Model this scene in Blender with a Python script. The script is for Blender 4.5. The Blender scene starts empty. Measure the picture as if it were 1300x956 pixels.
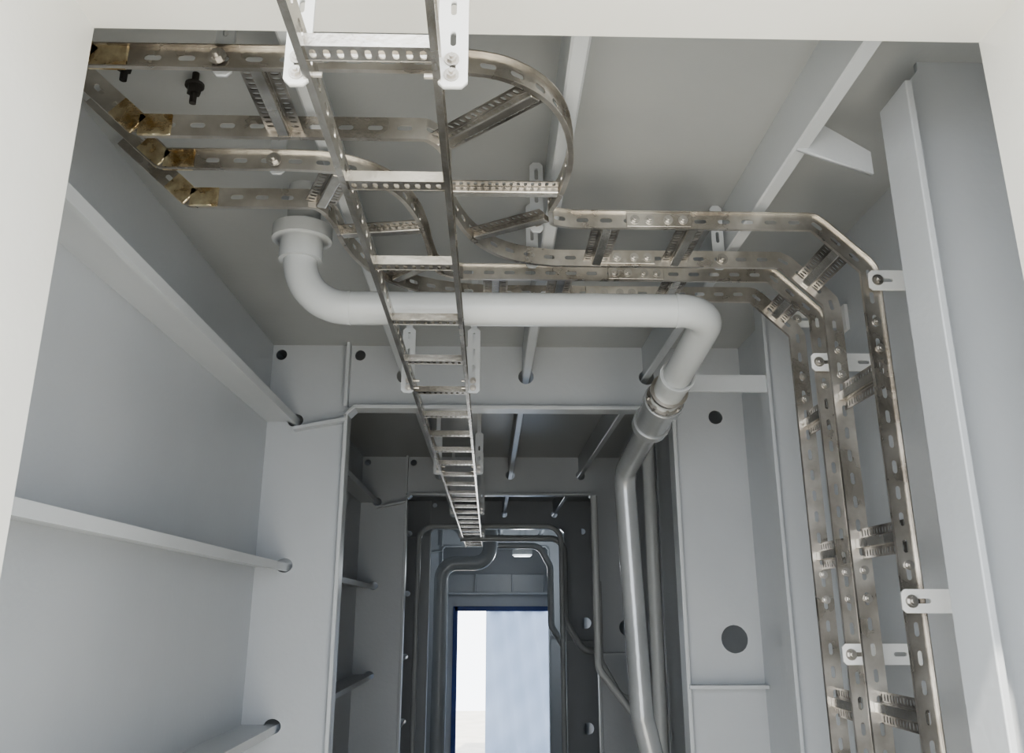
import bpy, bmesh, math, random
from mathutils import Vector, Matrix
random.seed(3)
S=0.5; EYE=1.6
def W(p): return Vector((p[0]*S,p[1]*S,p[2]*S+EYE))
FL=-EYE/S   # floor level in design units
# ------------------------------------------------------------------ materials
def nt(name):
    m=bpy.data.materials.new(name); m.use_nodes=True
    n=m.node_tree.nodes; return m,n,m.node_tree.links,n['Principled BSDF']
def paint(name,c1,c2,rough=0.4,metal=0.0,scale=3.0,bump=0.05,bscale=60,spec=0.5,detail=4,lo=.35,hi=.65,rvar=.09):
    m,n,l,b=nt(name)
    tc=n.new('ShaderNodeTexCoord'); nz=n.new('ShaderNodeTexNoise'); nz.inputs['Scale'].default_value=scale; nz.inputs['Detail'].default_value=detail
    l.new(tc.outputs['Object'],nz.inputs['Vector'])
    cr=n.new('ShaderNodeValToRGB'); cr.color_ramp.elements[0].position=lo; cr.color_ramp.elements[1].position=hi
    cr.color_ramp.elements[0].color=(*c1,1); cr.color_ramp.elements[1].color=(*c2,1)
    l.new(nz.outputs['Fac'],cr.inputs['Fac']); l.new(cr.outputs['Color'],b.inputs['Base Color'])
    n2=n.new('ShaderNodeTexNoise'); n2.inputs['Scale'].default_value=bscale; l.new(tc.outputs['Object'],n2.inputs['Vector'])
    bp=n.new('ShaderNodeBump'); bp.inputs['Strength'].default_value=bump; bp.inputs['Distance'].default_value=0.01
    l.new(n2.outputs['Fac'],bp.inputs['Height']); l.new(bp.outputs['Normal'],b.inputs['Normal'])
    mr=n.new('ShaderNodeMapRange'); mr.inputs['To Min'].default_value=max(rough-rvar,.03); mr.inputs['To Max'].default_value=rough+rvar
    l.new(nz.outputs['Fac'],mr.inputs['Value']); l.new(mr.outputs['Result'],b.inputs['Roughness'])
    b.inputs['Metallic'].default_value=metal
    b.inputs['Specular IOR Level'].default_value=spec
    return m
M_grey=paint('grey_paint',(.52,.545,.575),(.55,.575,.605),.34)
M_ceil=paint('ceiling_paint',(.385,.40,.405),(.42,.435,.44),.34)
M_cream=paint('cream_paint',(.82,.815,.775),(.86,.86,.825),.45)
M_stiff=paint('stiffener_paint',(.56,.585,.61),(.59,.615,.64),.32,rvar=.02,bump=.02)
M_pipe=paint('pipe_paint',(.52,.54,.55),(.56,.58,.59),.25,rvar=.03,bump=.02)
M_pipe2=paint('pipe_gloss_dark',(.34,.355,.37),(.42,.435,.45),.2,.35,rvar=.04)
M_white=paint('bracket_white',(.78,.79,.79),(.84,.85,.85),.35)
M_steel=paint('stainless_steel',(.40,.37,.33),(.76,.73,.68),.29,.88,scale=10,bump=.07,bscale=120)
M_steel2=paint('stainless_rung',(.19,.18,.165),(.50,.475,.445),.33,.9,scale=14,bump=.08,bscale=120)
M_ladder=paint('ladder_steel',(.42,.40,.365),(.72,.70,.66),.25,.92,scale=9,bump=.05,bscale=120)
M_burn=paint('weld_tint',(.42,.28,.12),(.85,.78,.58),.28,.9,scale=30,bump=.3,bscale=120)
M_dark=paint('dark_bolt',(.03,.03,.03),(.07,.065,.06),.5,.4)
M_bolt=paint('bolt_steel',(.45,.43,.40),(.65,.63,.6),.3,.9)
M_floor=paint('deck_paint',(.44,.42,.37),(.54,.51,.46),.6)
M_blue=paint('blue_frame',(.02,.05,.20),(.03,.07,.28),.4)
m,n,l,b=nt('plastic_sheet'); M_sheet=m
b.inputs['Base Color'].default_value=(.40,.47,.60,1); b.inputs['Roughness'].default_value=.35
tr=n.new('ShaderNodeBsdfTranslucent')
tc=n.new('ShaderNodeTexCoord'); nz=n.new('ShaderNodeTexNoise'); nz.inputs['Scale'].default_value=1.1; nz.inputs['Detail'].default_value=1.0
cr=n.new('ShaderNodeValToRGB'); cr.color_ramp.elements[0].position=.3; cr.color_ramp.elements[1].position=.75
cr.color_ramp.elements[0].color=(.23,.29,.40,1); cr.color_ramp.elements[1].color=(.33,.40,.52,1)
l.new(tc.outputs['Object'],nz.inputs['Vector']); l.new(nz.outputs['Fac'],cr.inputs['Fac']); l.new(cr.outputs['Color'],tr.inputs['Color'])
mx=n.new('ShaderNodeMixShader'); mx.inputs[0].default_value=.75
l.new(b.outputs[0],mx.inputs[1]); l.new(tr.outputs[0],mx.inputs[2]); l.new(mx.outputs[0],n['Material Output'].inputs['Surface'])
m,n,l,b=nt('lamp_glass'); M_lamp=m
b.inputs['Base Color'].default_value=(.9,.9,.9,1); b.inputs['Emission Color'].default_value=(.92,.97,1,1); b.inputs['Emission Strength'].default_value=.6  # glow added to the unlit fixture's lens, goes with the far fill light
# ------------------------------------------------------------------ builders
COL=bpy.context.scene.collection
def finish(bm,name,mat,parent=None,solid=None,bevel=None,smooth=False):
    bmesh.ops.remove_doubles(bm,verts=bm.verts,dist=1e-5)
    if solid is None: bmesh.ops.recalc_face_normals(bm,faces=bm.faces)
    for v in bm.verts: v.co=W(v.co)
    me=bpy.data.meshes.new(name); bm.to_mesh(me); bm.free()
    if smooth:
        for p in me.polygons: p.use_smooth=True
    me.materials.append(mat)
    o=bpy.data.objects.new(name,me); COL.objects.link(o)
    if smooth:
        try:
            me.set_sharp_from_angle(angle=math.radians(40))
        except Exception: pass
    if solid:
        s=o.modifiers.new('solid','SOLIDIFY'); s.thickness=solid; s.offset=0
    if bevel:
        s=o.modifiers.new('bev','BEVEL'); s.width=bevel; s.segments=2; s.limit_method='ANGLE'
    if parent: o.parent=parent
    return o
def empty(name,loc=(0,0,0)):
    e=bpy.data.objects.new(name,None); COL.objects.link(e); e.empty_display_size=.1; return e
def box(bm,a,b):
    x0,y0,z0=a; x1,y1,z1=b
    v=[bm.verts.new(p) for p in [(x0,y0,z0),(x1,y0,z0),(x1,y1,z0),(x0,y1,z0),(x0,y0,z1),(x1,y0,z1),(x1,y1,z1),(x0,y1,z1)]]
    for f in [(0,1,2,3),(4,5,6,7),(0,1,5,4),(1,2,6,5),(2,3,7,6),(3,0,4,7)]: bm.faces.new([v[i] for i in f])
def obox(bm,c,ex,ey,ez):
    c=Vector(c);ex=Vector(ex);ey=Vector(ey);ez=Vector(ez)
    v=[bm.verts.new(c+ex*i+ey*j+ez*k) for i,j,k in [(-1,-1,-1),(1,-1,-1),(1,1,-1),(-1,1,-1),(-1,-1,1),(1,-1,1),(1,1,1),(-1,1,1)]]
    for f in [(0,1,2,3),(4,5,6,7),(0,1,5,4),(1,2,6,5),(2,3,7,6),(3,0,4,7)]: bm.faces.new([v[i] for i in f])
def circ(cx,cy,r,n=20,ry=None):
    ry=ry or r
    return [(cx+r*math.cos(2*math.pi*i/n),cy+ry*math.sin(2*math.pi*i/n)) for i in range(n)]
def slot(cx,cy,L,w,ang=0,n=6):
    pts=[]
    for i in range(n+1):
        a=-math.pi/2+math.pi*i/n; pts.append((L/2-w/2+w/2*math.cos(a),w/2*math.sin(a)))
    for i in range(n+1):
        a=math.pi/2+math.pi*i/n; pts.append((-L/2+w/2+w/2*math.cos(a),w/2*math.sin(a)))
    c,s=math.cos(ang),math.sin(ang)
    return [(cx+x*c-y*s,cy+x*s+y*c) for x,y in pts]
def plate(bm,outer,holes,t,M):
    cu=bpy.data.curves.new('t','CURVE'); cu.dimensions='2D'; cu.fill_mode='BOTH'; cu.extrude=t/2
    for ps in [outer]+holes:
        sp=cu.splines.new('POLY'); sp.points.add(len(ps)-1); sp.use_cyclic_u=True
        for i,p in enumerate(ps): sp.points[i].co=(p[0],p[1],0,1)
    ob=bpy.data.objects.new('t',cu); COL.objects.link(ob)
    dg=bpy.context.evaluated_depsgraph_get()
    me=bpy.data.meshes.new_from_object(ob.evaluated_get(dg))
    me.transform(M); bm.from_mesh(me)
    bpy.data.objects.remove(ob); bpy.data.curves.remove(cu); bpy.data.meshes.remove(me)
def MXZ(y): return Matrix(((1,0,0,0),(0,0,-1,y),(0,1,0,0),(0,0,0,1)))   # (a,b)->(x=a,z=b) at y
def fillet(pts,r,n=8):
    pts=[Vector(p) for p in pts]; out=[pts[0]]
    for i in range(1,len(pts)-1):
        p=pts[i]; a=(pts[i-1]-p); c=(pts[i+1]-p); la,lc=a.length,c.length; a.normalize(); c.normalize()
        ang=a.angle(c)
        rr=r[i] if isinstance(r,(list,tuple)) else r
        if ang>math.radians(177) or rr==0: out.append(p); continue
        d=min(rr/math.tan(ang/2),la*.48,lc*.48); R=d*math.tan(ang/2)
        bis=(a+c).normalized(); ctr=p+bis*(R/math.sin(ang/2))
        s0=(p+a*d-ctr); s1=(p+c*d-ctr); tot=s0.angle(s1)
        for k in range(n+1):
            t=k/n
            v=(s0*math.sin((1-t)*tot)+s1*math.sin(t*tot))/math.sin(tot)
            out.append(ctr+v)
    out.append(pts[-1]); return out
def smooth2(pl,n=7):
    P=[Vector((a,b,0)) for a,b in pl]; out=[P[0]]
    Q=P
    for i in range(1,len(Q)-2):
        p0,p1,p2,p3=Q[i-1],Q[i],Q[i+1],Q[i+2]
        L=(p2-p1).length
        m1=((p1-p0).normalized()+(p2-p1).normalized()).normalized()*L
        m2=((p2-p1).normalized()+(p3-p2).normalized()).normalized()*L
        for k in range(n):
            t=k/n; t2=t*t; t3=t2*t
            out.append(p1*(2*t3-3*t2+1)+m1*(t3-2*t2+t)+p2*(-2*t3+3*t2)+m2*(t3-t2))
    out+= [Q[-2],Q[-1]]
    return [(v.x,v.y) for v in out]
def tube(bm,pts,r,seg=24,caps=True):
    pts=[Vector(p) for p in pts]; N=len(pts); rings=[]
    T=[]
    for i in range(N):
        a=pts[max(i-1,0)]; b=pts[min(i+1,N-1)]; T.append((b-a).normalized())
    ref=Vector((0,0,1)) if abs(T[0].z)<.9 else Vector((1,0,0))
    u=(ref-T[0]*ref.dot(T[0])).normalized()
    for i in range(N):
        u=(u-T[i]*u.dot(T[i])).normalized(); v=T[i].cross(u)
        rr=r[i] if isinstance(r,(list,tuple)) else r
        rings.append([bm.verts.new(pts[i]+u*math.cos(2*math.pi*k/seg)*rr+v*math.sin(2*math.pi*k/seg)*rr) for k in range(seg)])
    for i in range(N-1):
        for k in range(seg):
            bm.faces.new([rings[i][k],rings[i][(k+1)%seg],rings[i+1][(k+1)%seg],rings[i+1][k]])
    if caps:
        bm.faces.new(rings[0]); bm.faces.new(rings[-1])
def cyl(bm,a,b,r,seg=16): tube(bm,[a,b],r,seg)
def strip(bm,path,H,pitch,L,gh,flange=0.0,side=1,hdir=None,hoff=-.5):
    path=[Vector(p) for p in path]; N=len(path)
    cum=[0]
    for i in range(1,N): cum.append(cum[-1]+(path[i]-path[i-1]).length)
    fr=[]
    for i in range(N):
        a=path[i]-path[i-1] if i>0 else path[1]-path[0]
        b=path[i+1]-path[i] if i<N-1 else a
        T=(a.normalized()+b.normalized()).normalized()
        if hdir is not None: h=Vector(hdir); h=(h-T*h.dot(T)).normalized()
        elif abs(T.z)>.985: h=Vector((1 if T.z<0 else -1,0,0)); h=(h-T*h.dot(T)).normalized()
        else: h=(Vector((0,0,1))-T*T.z).normalized()
        fr.append((h,T.cross(h).normalized()))
    tot=cum[-1]
    def at(s):
        s=min(max(s,0),tot); i=0
        while i<N-2 and cum[i+1]<s: i+=1
        t=(s-cum[i])/max(cum[i+1]-cum[i],1e-9)
        h=fr[i][0].lerp(fr[i+1][0],t).normalized(); n=fr[i][1].lerp(fr[i+1][1],t).normalized()
        return path[i].lerp(path[i+1],t),h,n
    if gh<=L/2: prof=[(0,0),(.3*gh,.71*gh),(gh,gh),(L-gh,gh),(L-.3*gh,.71*gh),(L,0)]
    else: prof=[(0,0),(.0005,gh-L/2),(.15*L,gh-.15*L),(.5*L,gh),(.85*L,gh-.15*L),(L-.0005,gh-L/2),(L,0)]
    cols=[(0,0)]
    k=int(tot/pitch); marg=(tot-k*pitch)/2
    for j in range(k):
        s0=marg+j*pitch+(pitch-L)/2
        if j>0: cols.append((marg+j*pitch,0))
        for s,g in prof: cols.append((s0+s,g))
    cols.append((tot,0))
    prev=None
    for s,g in cols:
        p,h,n=at(s); b=p+h*(H*hoff)
        V=[b,b+h*(H/2-g),b+h*(H/2+g),b+h*H]
        if flange: V=[b+n*flange*side]+V+[b+h*H+n*flange*side]
        V=[bm.verts.new(x) for x in V]
        if prev:
            idx=list(range(len(V)-1)); mid=2 if flange else 1
            for i in idx:
                if i==mid: continue
                bm.faces.new([prev[i],V[i],V[i+1],prev[i+1]])
        prev=V
def hexbolt(bm,c,n,r=.012,h=.012,stud=.018):
    c=Vector(c); n=Vector(n).normalized()
    tube(bm,[c,c+n*.004],r*1.5,14); tube(bm,[c,c+n*h],r,6); tube(bm,[c,c+n*stud],r*.5,8)
# ------------------------------------------------------------------ room constants (design units)
XL,XR=-1.40,1.62; ZC=1.65; Y1=1.8; YE=20.0
FR=[5.4,9.6,13.6,17.4]
OL,OR,OT=-.90,1.16,1.235
# front bulkhead with deep coaming
bm=bmesh.new()
box(bm,(-7,.95,FL),(-.965,Y1,4)); box(bm,(1.206,.95,FL),(7,Y1,4)); box(bm,(-.965,.95,1.35),(1.206,Y1,4))
finish(bm,'wall_front',M_cream)
bm=bmesh.new(); box(bm,(-14,-16,FL-.1),(14,YE+12,FL)); finish(bm,'floor',M_floor)
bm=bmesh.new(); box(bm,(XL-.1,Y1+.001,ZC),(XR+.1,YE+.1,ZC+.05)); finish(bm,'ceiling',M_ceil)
bm=bmesh.new(); box(bm,(XL-.05,Y1+.001,FL),(XL,YE+.1,ZC)); finish(bm,'wall_left',M_grey)
bm=bmesh.new(); box(bm,(XR,Y1+.001,FL),(XR+.05,YE+.1,ZC)); finish(bm,'wall_right',M_grey)
bm=bmesh.new()
DL,DR,DT=-.74,1.50,.10
plate(bm,[(XL,FL),(XL,ZC),(XR,ZC),(XR,FL),(DR,FL),(DR,DT),(DL,DT),(DL,FL)],[],.05,MXZ(YE))
finish(bm,'wall_end',M_grey)
# exit door surround + plastic sheet
e=empty('doorway_exit')
bm=bmesh.new(); 
box(bm,(DL-.03,YE-.1,FL),(DL+.07,YE+.06,DT+.03)); box(bm,(DR-.06,YE-.1,FL),(DR+.03,YE+.06,DT+.03)); box(bm,(DL,YE-.1,DT-.07),(DR,YE+.06,DT+.03))
finish(bm,'door_frame',M_blue,e,bevel=.004)
bm=bmesh.new()
nx,nz=26,20; x0,x1=-.05,DR-.04
g=[[bm.verts.new((x0+(x1-x0)*i/nx,YE+.02+.03*math.sin(i*1.1+j*.35)+.02*math.sin(j*1.3-i*.5),FL+(DT-.06-FL)*j/nz)) for j in range(nz+1)] for i in range(nx+1)]
for i in range(nx):
    for j in range(nz): bm.faces.new([g[i][j],g[i+1][j],g[i+1][j+1],g[i][j+1]])
finish(bm,'plastic_sheet',M_sheet,e,smooth=True)
# beam above exit door
e=empty('door_header_beam')
bm=bmesh.new(); box(bm,(XL+.002,19.6,.42),(XR-.002,19.75,.80)); 
for x in (-.9,-.3,.5,1.2): box(bm,(x,19.45,.42),(x+.03,19.6,.80))
box(bm,(XL+.002,19.4,.38),(XR-.002,19.75,.42)); finish(bm,'beam',M_stiff,e,bevel=.003)
# ------------------------------------------------------------------ transverse web frames
SX=[-.56,.22,1.0]      # ceiling longitudinals
SZ=[1.155,.27,-.62,-1.5,-2.4]  # left wall longitudinals
for y in FR:
    e=empty('web_frame')
    bm=bmesh.new()
    outer=[(XL,FL),(XL,ZC),(XR,ZC),(XR,FL),(OR,FL),(OR,OT-.06),(OR-.06,OT),(OL+.05,OT),(OL,OT-.05),(OL,FL)]
    holes=[circ(x+.01,1.45,.05) for x in SX]+[circ(-.84,1.585,.035),circ(-1.345,1.585,.035)]
    holes+=[circ(-1.225,z,.05,ry=.042) for z in SZ if z<1.2]
    holes+=[circ(1.44,1.19,.045),circ(1.46,-.15,.08),circ(1.46,-1.6,.08)]
    plate(bm,outer,holes,.022,MXZ(y))
    finish(bm,'web_plate',M_grey,e)
    bm=bmesh.new()
    box(bm,(OL-.012,y-.07,FL),(OL+.012,y+.07,OT-.05)); box(bm,(OR-.012,y-.07,FL),(OR+.012,y+.07,OT-.06))
    box(bm,(OL+.04,y-.07,OT-.012),(OR-.06,y+.07,OT+.012))
    obox(bm,(OL+.02,y,OT-.03),(.032,0,.032),(0,.07,0),(-.008,0,.008)); obox(bm,(OR-.03,y,OT-.03),(.035,0,-.035),(0,.07,0),(.008,0,.008))
    finish(bm,'face_flange',M_stiff,e,bevel=.002)
    bm=bmesh.new()
    obox(bm,(-1.06,y-.05,1.12),(.16,0,.03),(0,.04,0),(-.002,0,.010)); box(bm,(XL+.15,y-.09,.26),(XL+.19,y-.01,.28))
    box(bm,(OR,y-.09,-.42),(XR,y-.01,-.40)); box(bm,(-.915,y-.09,1.235),(-.895,y-.01,ZC))
    finish(bm,'web_stiffener',M_stiff,e)
# ceiling longitudinals (flat bars with bulb)
for x in SX:
    bm=bmesh.new(); prof=[(x-.012,ZC),(x-.012,1.455),(x-.005,1.45),(x+.035,1.45),(x+.043,1.462),(x+.012,1.49),(x+.012,ZC)]
    a=[bm.verts.new((p[0],Y1,p[1])) for p in prof]; b=[bm.verts.new((p[0],YE,p[1])) for p in prof]
    bm.faces.new(a); bm.faces.new(b)
    for i in range(len(prof)): bm.faces.new([a[i],a[(i+1)%7],b[(i+1)%7],b[i]])
    finish(bm,'ceiling_stiffener',M_stiff)
for z in SZ:
    bm=bmesh.new(); prof=[(XL,z-.01),(-1.235,z-.01),(-1.225,z-.035),(-1.205,z-.035),(-1.2,z+.01),(XL,z+.01)]
    a=[bm.verts.new((p[0],Y1,p[1])) for p in prof]; b=[bm.verts.new((p[0],YE,p[1])) for p in prof]
    bm.faces.new(a); bm.faces.new(b)
    for i in range(6): bm.faces.new([a[i],a[(i+1)%6],b[(i+1)%6],b[i]])
    finish(bm,'wall_stiffener',M_stiff)
# right side half frame / post
e=empty('side_frame_post')
bm=bmesh.new(); plate(bm,[(1.255,FL),(1.255,1.53),(1.33,1.62),(1.33,ZC),(XR,ZC),(XR,FL)],[],.02,MXZ(2.31)); finish(bm,'post_web',M_grey,e)
bm=bmesh.new(); box(bm,(1.24,2.22,FL),(1.262,2.40,1.53)); finish(bm,'post_flange',M_grey,e,bevel=.002)
bm=bmesh.new(); plate(bm,[(1.0,1.60),(1.0,1.45),(1.24,1.36),(1.24,1.44)],[],.018,MXZ(2.5)); finish(bm,'knee_bracket',M_grey,e)
# right wall vertical flat bars
for y in (4.4,7.5,11.6,15.5):
    bm=bmesh.new(); box(bm,(1.46,y-.012,FL),(XR,y+.012,ZC)); box(bm,(1.445,y-.06,FL),(1.462,y+.06,ZC)); finish(bm,'wall_stiffener_vertical',M_grey)
# ------------------------------------------------------------------ main pipe
e=empty('drain_pipe'); R=.066
A=Vector((.875,3.2,1.133)); B=Vector((.81,5.2,.80)); MID=A.lerp(B,.5)
bm=bmesh.new(); path=fillet([(-.755,3.2,ZC),(-.755,3.2,1.133),A,MID],[0,.20,.13,0],14); tube(bm,path,R,32); finish(bm,'pipe_run',M_pipe,e,smooth=True)
bm=bmesh.new(); path=fillet([MID,B,(.86,5.2,-.55),(1.02,5.3,-1.2),(1.02,5.3,FL)],[0,.14,.1,.1,0],14); tube(bm,path,R*.97,32); finish(bm,'pipe_lower',M_pipe2,e,smooth=True)
bm=bmesh.new()
tube(bm,[(-.755,3.2,1.41),(-.755,3.2,1.415),(-.755,3.2,1.47),(-.755,3.2,1.475)],[.085,.118,.118,.09],32)
tube(bm,[(-.755,3.2,1.33),(-.755,3.2,1.41)],.085,32)
for x in (-.55,.73): tube(bm,[(x-.006,3.2,1.133),(x+.006,3.2,1.133)],R+.003,32)
for t0,t1,r in ((.30,.44,.074),(.30,.315,.082)): tube(bm,[A.lerp(B,t0),A.lerp(B,t1)],r,32)
finish(bm,'pipe_collars',M_pipe,e,smooth=True)
bm=bmesh.new()
for t0,t1,r in ((.44,.47,.098),(.47,.58,.088),(.58,.61,.098)): tube(bm,[A.lerp(B,t0),A.lerp(B,t1)],r,32)
finish(bm,'flange_coupling',M_pipe2,e,smooth=True,bevel=.002)
bm=bmesh.new()
T=(B-A).normalized(); u=Vector((1,0,0)); u=(u-T*u.dot(T)).normalized(); v=T.cross(u)
for t in (.385,.43): tube(bm,[A.lerp(B,t),A.lerp(B,t+.008)],.090,32)
for k in range(8):
    a=k*math.pi/4; c=A.lerp(B,.42)+(u*math.cos(a)+v*math.sin(a))*.083
    tube(bm,[c,c+T*.08],.009,8)
finish(bm,'coupling_bolts',M_bolt,e)
bm=bmesh.new(); box(bm,(.90,4.36,1.10),(1.445,4.38,1.19)); box(bm,(.885,4.35,.97),(.92,4.39,1.19))
finish(bm,'pipe_support',M_stiff,e)
# ------------------------------------------------------------------ main cable ladder
e=empty('cable_ladder'); LX0,LX1,LZ=-.355,-.115,1.0
bm=bmesh.new()
for x,sd in ((LX0,1),(LX1,-1)):
    strip(bm,[(x,.2,LZ+.025),(x,14.3,LZ+.025)],.055,.09,.048,.008,flange=.014,side=sd*-1)
finish(bm,'side_rails',M_ladder,e,solid=.002)
bm=bmesh.new(); bs=bmesh.new()
y=1.405-.528*2
while y<14.3:
    strip(bm,[(LX0,y,LZ+.006),(LX1,y,LZ+.006)],.040,.026,.013,.014,hdir=(0,1,0))
    obox(bs,((LX0+LX1)/2,y-.022,LZ+.018),(.12,0,0),(0,.003,0),(0,0,.014))
    obox(bs,((LX0+LX1)/2,y+.022,LZ+.012),(.12,0,0),(0,.002,0),(0,0,.008))
    y+=.528
finish(bm,'rungs',M_ladder,e,solid=.0016)
finish(bs,'rung_lips',M_ladder,e)
# ladder hangers
def perf(bm,M,w,h,x0,z0,pitch=.075,cols=1,L=.035,wd=.014,t=.012,horiz=False):
    r=.012
    outer=[(x0,z0+r),(x0+r,z0),(x0+w-r,z0),(x0+w,z0+r),(x0+w,z0+h-r),(x0+w-r,z0+h),(x0+r,z0+h),(x0,z0+h-r)]
    holes=[]
    if horiz:
        nn=max(1,int(w/pitch))
        for i in range(nn): holes.append(slot(x0+(i+.5)*w/nn,z0+h/2,L,wd,0))
    else:
        nn=max(1,int(h/pitch))
        for i in range(nn):
            for c in range(cols):
                holes.append(slot(x0+(c+.5)*w/cols,z0+(i+.5)*h/nn,L,wd,math.pi/2))
    plate(bm,outer,holes,t,M)
for y,top in ((1.48,1.35),(3.97,ZC),(6.5,ZC),(9.3,ZC),(12.2,ZC)):
    e=empty('ladder_hanger')
    bm=bmesh.new()
    if y<2:
        perf(bm,MXZ(y),.050,top-.985,LX0-.055,.985,pitch=.07,wd=.012); perf(bm,MXZ(y),.060,top-.985,LX1+.006,.985,pitch=.07,wd=.012)
    else:
        # short perforated plates bolted to the ladder, carried by slim flat bars up to the ceiling
        perf(bm,MXZ(y),.060,.32,LX0-.064,.985,pitch=.07,wd=.012); perf(bm,MXZ(y),.060,.32,LX1+.006,.985,pitch=.07,wd=.012)
        box(bm,(LX0-.05,y+.007,1.25),(LX0-.02,y+.018,top)); box(bm,(LX1+.02,y+.007,1.25),(LX1+.05,y+.018,top))
    finish(bm,'perforated_plates',M_white if y<2 else M_stiff,e)
    bm=bmesh.new()
    for z in (1.01,1.045):
        hexbolt(bm,(LX0-.03,y-.006,z),(0,-1,0),.010); hexbolt(bm,(LX1+.034,y-.006,z),(0,-1,0),.010)
        cyl(bm,(LX0-.05,y,z),(LX0+.02,y,z),.006,8); cyl(bm,(LX1-.02,y,z),(LX1+.05,y,z),.006,8)
    finish(bm,'bolts',M_bolt,e)
# ------------------------------------------------------------------ cable trays
ZT=1.388; HR=.068
def Z(pl): return [(x,y,ZT) for x,y in pl]
down=lambda y:[(1.20,y,ZT),(1.385,y,1.205),(1.395,y,FL)]
up=lambda y:[(-1.31,y,1.62),(-1.055,y,ZT)]
c1=smooth2([(-1.05,1.97),(-.13,1.97),(.03,2.0),(.16,2.12),(.235,2.36),(.235,2.6),(.20,2.79),(.17,2.9)])[:-1]+[(.215,2.9),(.30,2.925)]
c2=smooth2([(-1.05,2.30),(-.20,2.30),(-.135,2.42),(-.145,2.62),(-.125,2.84),(-.04,3.08),(.07,3.21),(.26,3.28),(1.2,3.28)])[:-1]
c3=smooth2([(-1.05,2.51),(-.64,2.51),(-.48,2.535),(-.35,2.64),(-.28,2.84),(-.255,3.05),(-.245,3.25),(-.22,3.38),(-.12,3.45),(1.2,3.45)])[:-1]
c4=smooth2([(-1.05,2.77),(-.62,2.77),(-.575,2.88),(-.56,3.1),(-.51,3.32),(-.41,3.5),(-.26,3.62),(-.02,3.69),(1.2,3.69)])[:-1]
r1=up(1.97)+Z(c1[1:])+down(2.925)
r2=up(2.30)+Z(c2[1:])+down(3.28)
r3=up(2.51)+Z(c3[1:])+down(3.45)
r4=up(2.77)+Z(c4[1:])+down(3.69)
def tray(name,ra,rb,rungs,fa,fb):
    e=empty(name)
    bm=bmesh.new()
    for r,sd in ((ra,fa),(rb,fb)):
        rad=[.02]*len(r); rad[1]=.03; rad[-2]=.05; rad[-3]=.05
        strip(bm,fillet(r,rad,5),HR,.088,.046,.0085,flange=.015,side=sd)
    finish(bm,'side_rails',M_steel,e,solid=.002)
    bm=bmesh.new(); bc=bmesh.new()
    for a,b,wd in rungs:
        a=Vector(a);b=Vector(b);T=(b-a).normalized(); wd=Vector(wd).normalized(); wd=(wd-T*wd.dot(T)).normalized()
        up_=T.cross(wd).normalized()
        inn=Vector((0,0,1)) if abs(up_.z)>.5 else Vector((1,0,0))
        if up_.dot(inn)<0: up_=-up_
        for sgn in (-1,1):
            strip(bm,[a+wd*sgn*.036,b+wd*sgn*.036],.036,.024,.012,.0115,hdir=wd)
        c=(a+b)/2-up_*.012
        obox(bc,c,T*((b-a).length/2),wd*.018,up_*.012)
    finish(bm,'rung_flanges',M_steel2,e,solid=.0016)
    finish(bc,'rung_bars',M_ladder,e,bevel=.002)
    bm=bmesh.new(); bb=bmesh.new()
    for r,xs in ((ra,(.62,)),(rb,(.55,))):
        y=r[-1][1]
        for x in xs:
            box(bm,(x-.12,y-.012,ZT-.028),(x+.12,y-.004,ZT+.028))
            for dx in (-.09,-.035,.035,.09): hexbolt(bb,(x+dx,y-.012,ZT),(0,-1,0))
        for z in (.95,.1,-.75):
            for dz in (-.05,.05): hexbolt(bb,(1.39,y-.003,z+dz),(0,-1,0),.011,.012,.016)
    finish(bm,'splice_plates',M_steel,e,bevel=.001); finish(bb,'bolts',M_bolt,e)
    bm=bmesh.new()
    for r in (ra,rb):
        c=Vector(r[1]); d=(Vector(r[0])-c).normalized(); h=Vector((-d.z,0,d.x)); h=h if h.z>0 else -h
        obox(bm,c+d*.045,d*.05,Vector((0,.006,0)),h*.036)
        obox(bm,c+Vector((.05,0,0)),Vector((.05,0,0)),Vector((0,.006,0)),Vector((0,0,.036)))
    finish(bm,'corner_joints',M_burn,e,bevel=.002)
X=(1,0,0)
zr=ZT-.01
ch=lambda y:(1.295,y,1.29)
rA=[((-.62,1.97,zr),(-.62,2.30,zr),X),((-.16,2.36,zr),(.12,2.08,zr),(.7,.7,0)),((-.145,2.66,zr),(.228,2.66,zr),(0,1,0)),((-.06,3.03,zr),(.20,2.86,zr),(0,1,0)),
 ((.43,2.925,zr),(.43,3.28,zr),X),((.75,2.925,zr),(.75,3.28,zr),X),(ch(2.925),ch(3.28),(1,0,-1))]
rB=[((-.60,2.78,zr),(-.50,2.545,zr),X),((-.565,3.02,zr),(-.262,2.97,zr),(0,1,0)),((-.41,3.48,zr),(-.24,3.29,zr),(.7,.7,0)),
 ((.02,3.45,zr),(.02,3.69,zr),X),((.30,3.45,zr),(.30,3.69,zr),X),((.80,3.45,zr),(.80,3.69,zr),X),(ch(3.45),ch(3.69),(1,0,-1))]
for z in (.81,.245,-.32,-.9,-1.5,-2.1,-2.7):
    rA.append(((1.392,2.925,z),(1.392,3.28,z),(0,0,1))); rB.append(((1.392,3.45,z-.02),(1.392,3.69,z-.02),(0,0,1)))
tray('cable_tray',r1,r2,rA,1,-1)
tray('cable_tray',r3,r4,rB,1,-1)
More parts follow.
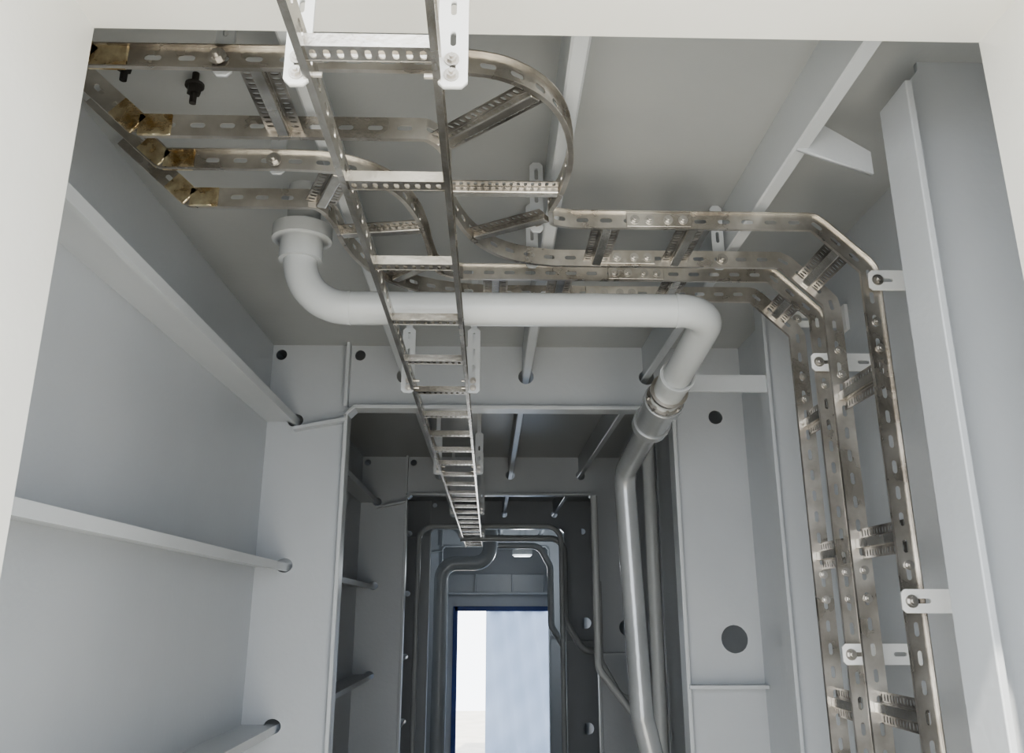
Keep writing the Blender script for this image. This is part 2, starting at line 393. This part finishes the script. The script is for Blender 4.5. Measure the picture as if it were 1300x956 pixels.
# right wall brackets
for i,(y,z,x0) in enumerate(((2.90,1.15,1.37),(3.72,1.28,1.37),(3.42,.99,1.33),(2.90,.035,1.34),(3.42,-.15,1.33),(2.90,-1.2,1.34),(3.42,-1.3,1.33))):
    e=empty('tray_wall_bracket'); bm=bmesh.new(); perf(bm,MXZ(y),XR-x0,.075,x0,z-.037,pitch=.1,L=.05,wd=.016,horiz=True)
    box(bm,(XR-.015,y-.05,z-.06),(XR,y+.05,z+.06)); finish(bm,'plate',M_white,e)
    bm=bmesh.new(); hexbolt(bm,(x0+.03,y-.006,z),(0,-1,0),.014,.014,.022); finish(bm,'bolt',M_bolt,e)
# tray ceiling hangers
for x,y in ((-.72,1.99),(-.70,2.53),(.17,3.31),(.95,3.31),(.17,2.96)):
    e=empty('tray_ceiling_hanger'); bm=bmesh.new(); perf(bm,MXZ(y+.015),.05,ZC-1.36,x-.025,1.36,pitch=.09,L=.05,wd=.014); finish(bm,'plate',M_stiff,e)
    bm=bmesh.new(); hexbolt(bm,(x,y-.03,ZT),(0,-1,0),.016,.016,.026); cyl(bm,(x,y-.03,ZT),(x,y+.03,ZT),.008,8); finish(bm,'bolt',M_bolt,e)
# ceiling studs
for x,y in ((-.95,2.42),(-1.12,2.3)):
    e=empty('ceiling_stud_bolt'); bm=bmesh.new(); cyl(bm,(x,y,ZC),(x,y,ZC-.11),.011,10); tube(bm,[(x,y,ZC-.05),(x,y,ZC-.075)],.022,6); tube(bm,[(x,y,ZC-.04),(x,y,ZC-.05)],.03,16)
    finish(bm,'stud',M_dark,e)
# ------------------------------------------------------------------ distant pipes
def pipe(name,pts,r,br):
    bm=bmesh.new(); tube(bm,fillet(pts,br,8),r,18); finish(bm,name,M_pipe,smooth=True)
pipe('vent_pipe',[(-.80,15.2,FL),(-.80,15.2,.80),(.02,15.2,.80),(.02,15.2,ZC)],.12,.26)
pipe('service_pipe',[(-.95,12,FL),(-.95,12,1.12),(.98,12,1.12),(.98,12,FL)],.035,.2)
pipe('service_pipe',[(-.4,12.5,1.0),(1.06,12.5,1.0),(1.06,12.5,-.1),(1.3,12.5,-.5),(1.61,12.5,-.5)],.045,.2)
pipe('service_pipe',[(.15,14.2,1.02),(.80,14.2,1.02),(.98,14.2,.7),(.98,14.2,-.2),(1.3,14.2,-.7),(1.61,14.2,-.7)],.05,.2)
pipe('service_pipe',[(1.03,8.6,1.1),(1.03,8.6,-.5),(1.35,8.6,-.9),(1.61,8.6,-.9)],.035,.16)
pipe('service_pipe',[(1.10,9.0,.3),(1.10,9.0,-.45),(1.3,9.0,-.8),(1.61,9.0,-.8)],.03,.16)
pipe('service_pipe',[(1.22,6.6,ZC),(1.22,6.6,FL)],.05,.1)
e=empty('ceiling_light_fixture')
bm=bmesh.new(); box(bm,(.42,15.9,.98),(.78,16.1,1.08)); finish(bm,'housing',M_white,e,bevel=.01)
bm=bmesh.new(); box(bm,(.45,15.92,.96),(.75,16.08,.98)); finish(bm,'lens',M_lamp,e,bevel=.004)
bm=bmesh.new(); box(bm,(.55,15.97,1.08),(.57,15.99,ZC)); box(bm,(.65,15.97,1.08),(.67,15.99,ZC)); finish(bm,'stems',M_grey,e)
pl=bpy.data.lights.new('far_end_fill','POINT'); pl.energy=7; pl.color=(.9,.96,1); pl.shadow_soft_size=.08  # added fill light below the fixture, brightens the far corridor
po=bpy.data.objects.new('far_end_fill',pl); COL.objects.link(po); po.location=W((.6,16.0,.72)); po.parent=e
# ------------------------------------------------------------------ light
w=bpy.data.worlds.new('World'); bpy.context.scene.world=w; w.use_nodes=True
bg=w.node_tree.nodes['Background']; bg.inputs['Color'].default_value=(.92,.955,1,1); bg.inputs['Strength'].default_value=4.3
sd=bpy.data.lights.new('sun','SUN'); sd.energy=7.5; sd.color=(1,.94,.82); sd.angle=.02
so=bpy.data.objects.new('sun',sd); COL.objects.link(so); so.rotation_euler=(math.radians(42),0,math.radians(-12))
# ------------------------------------------------------------------ camera
cd=bpy.data.cameras.new('camera'); cam=bpy.data.objects.new('camera',cd); COL.objects.link(cam)
cam.location=(0,0,EYE); cam.rotation_euler=(math.radians(90+17.4),0,math.radians(-1.49))
cd.sensor_width=36; cd.lens=36*1100/1300; cd.shift_y=-45/1300; cd.clip_start=.02
bpy.context.scene.camera=cam
try:
    bpy.context.scene.view_settings.look='AgX - Medium High Contrast'
except Exception as ex: print(ex)
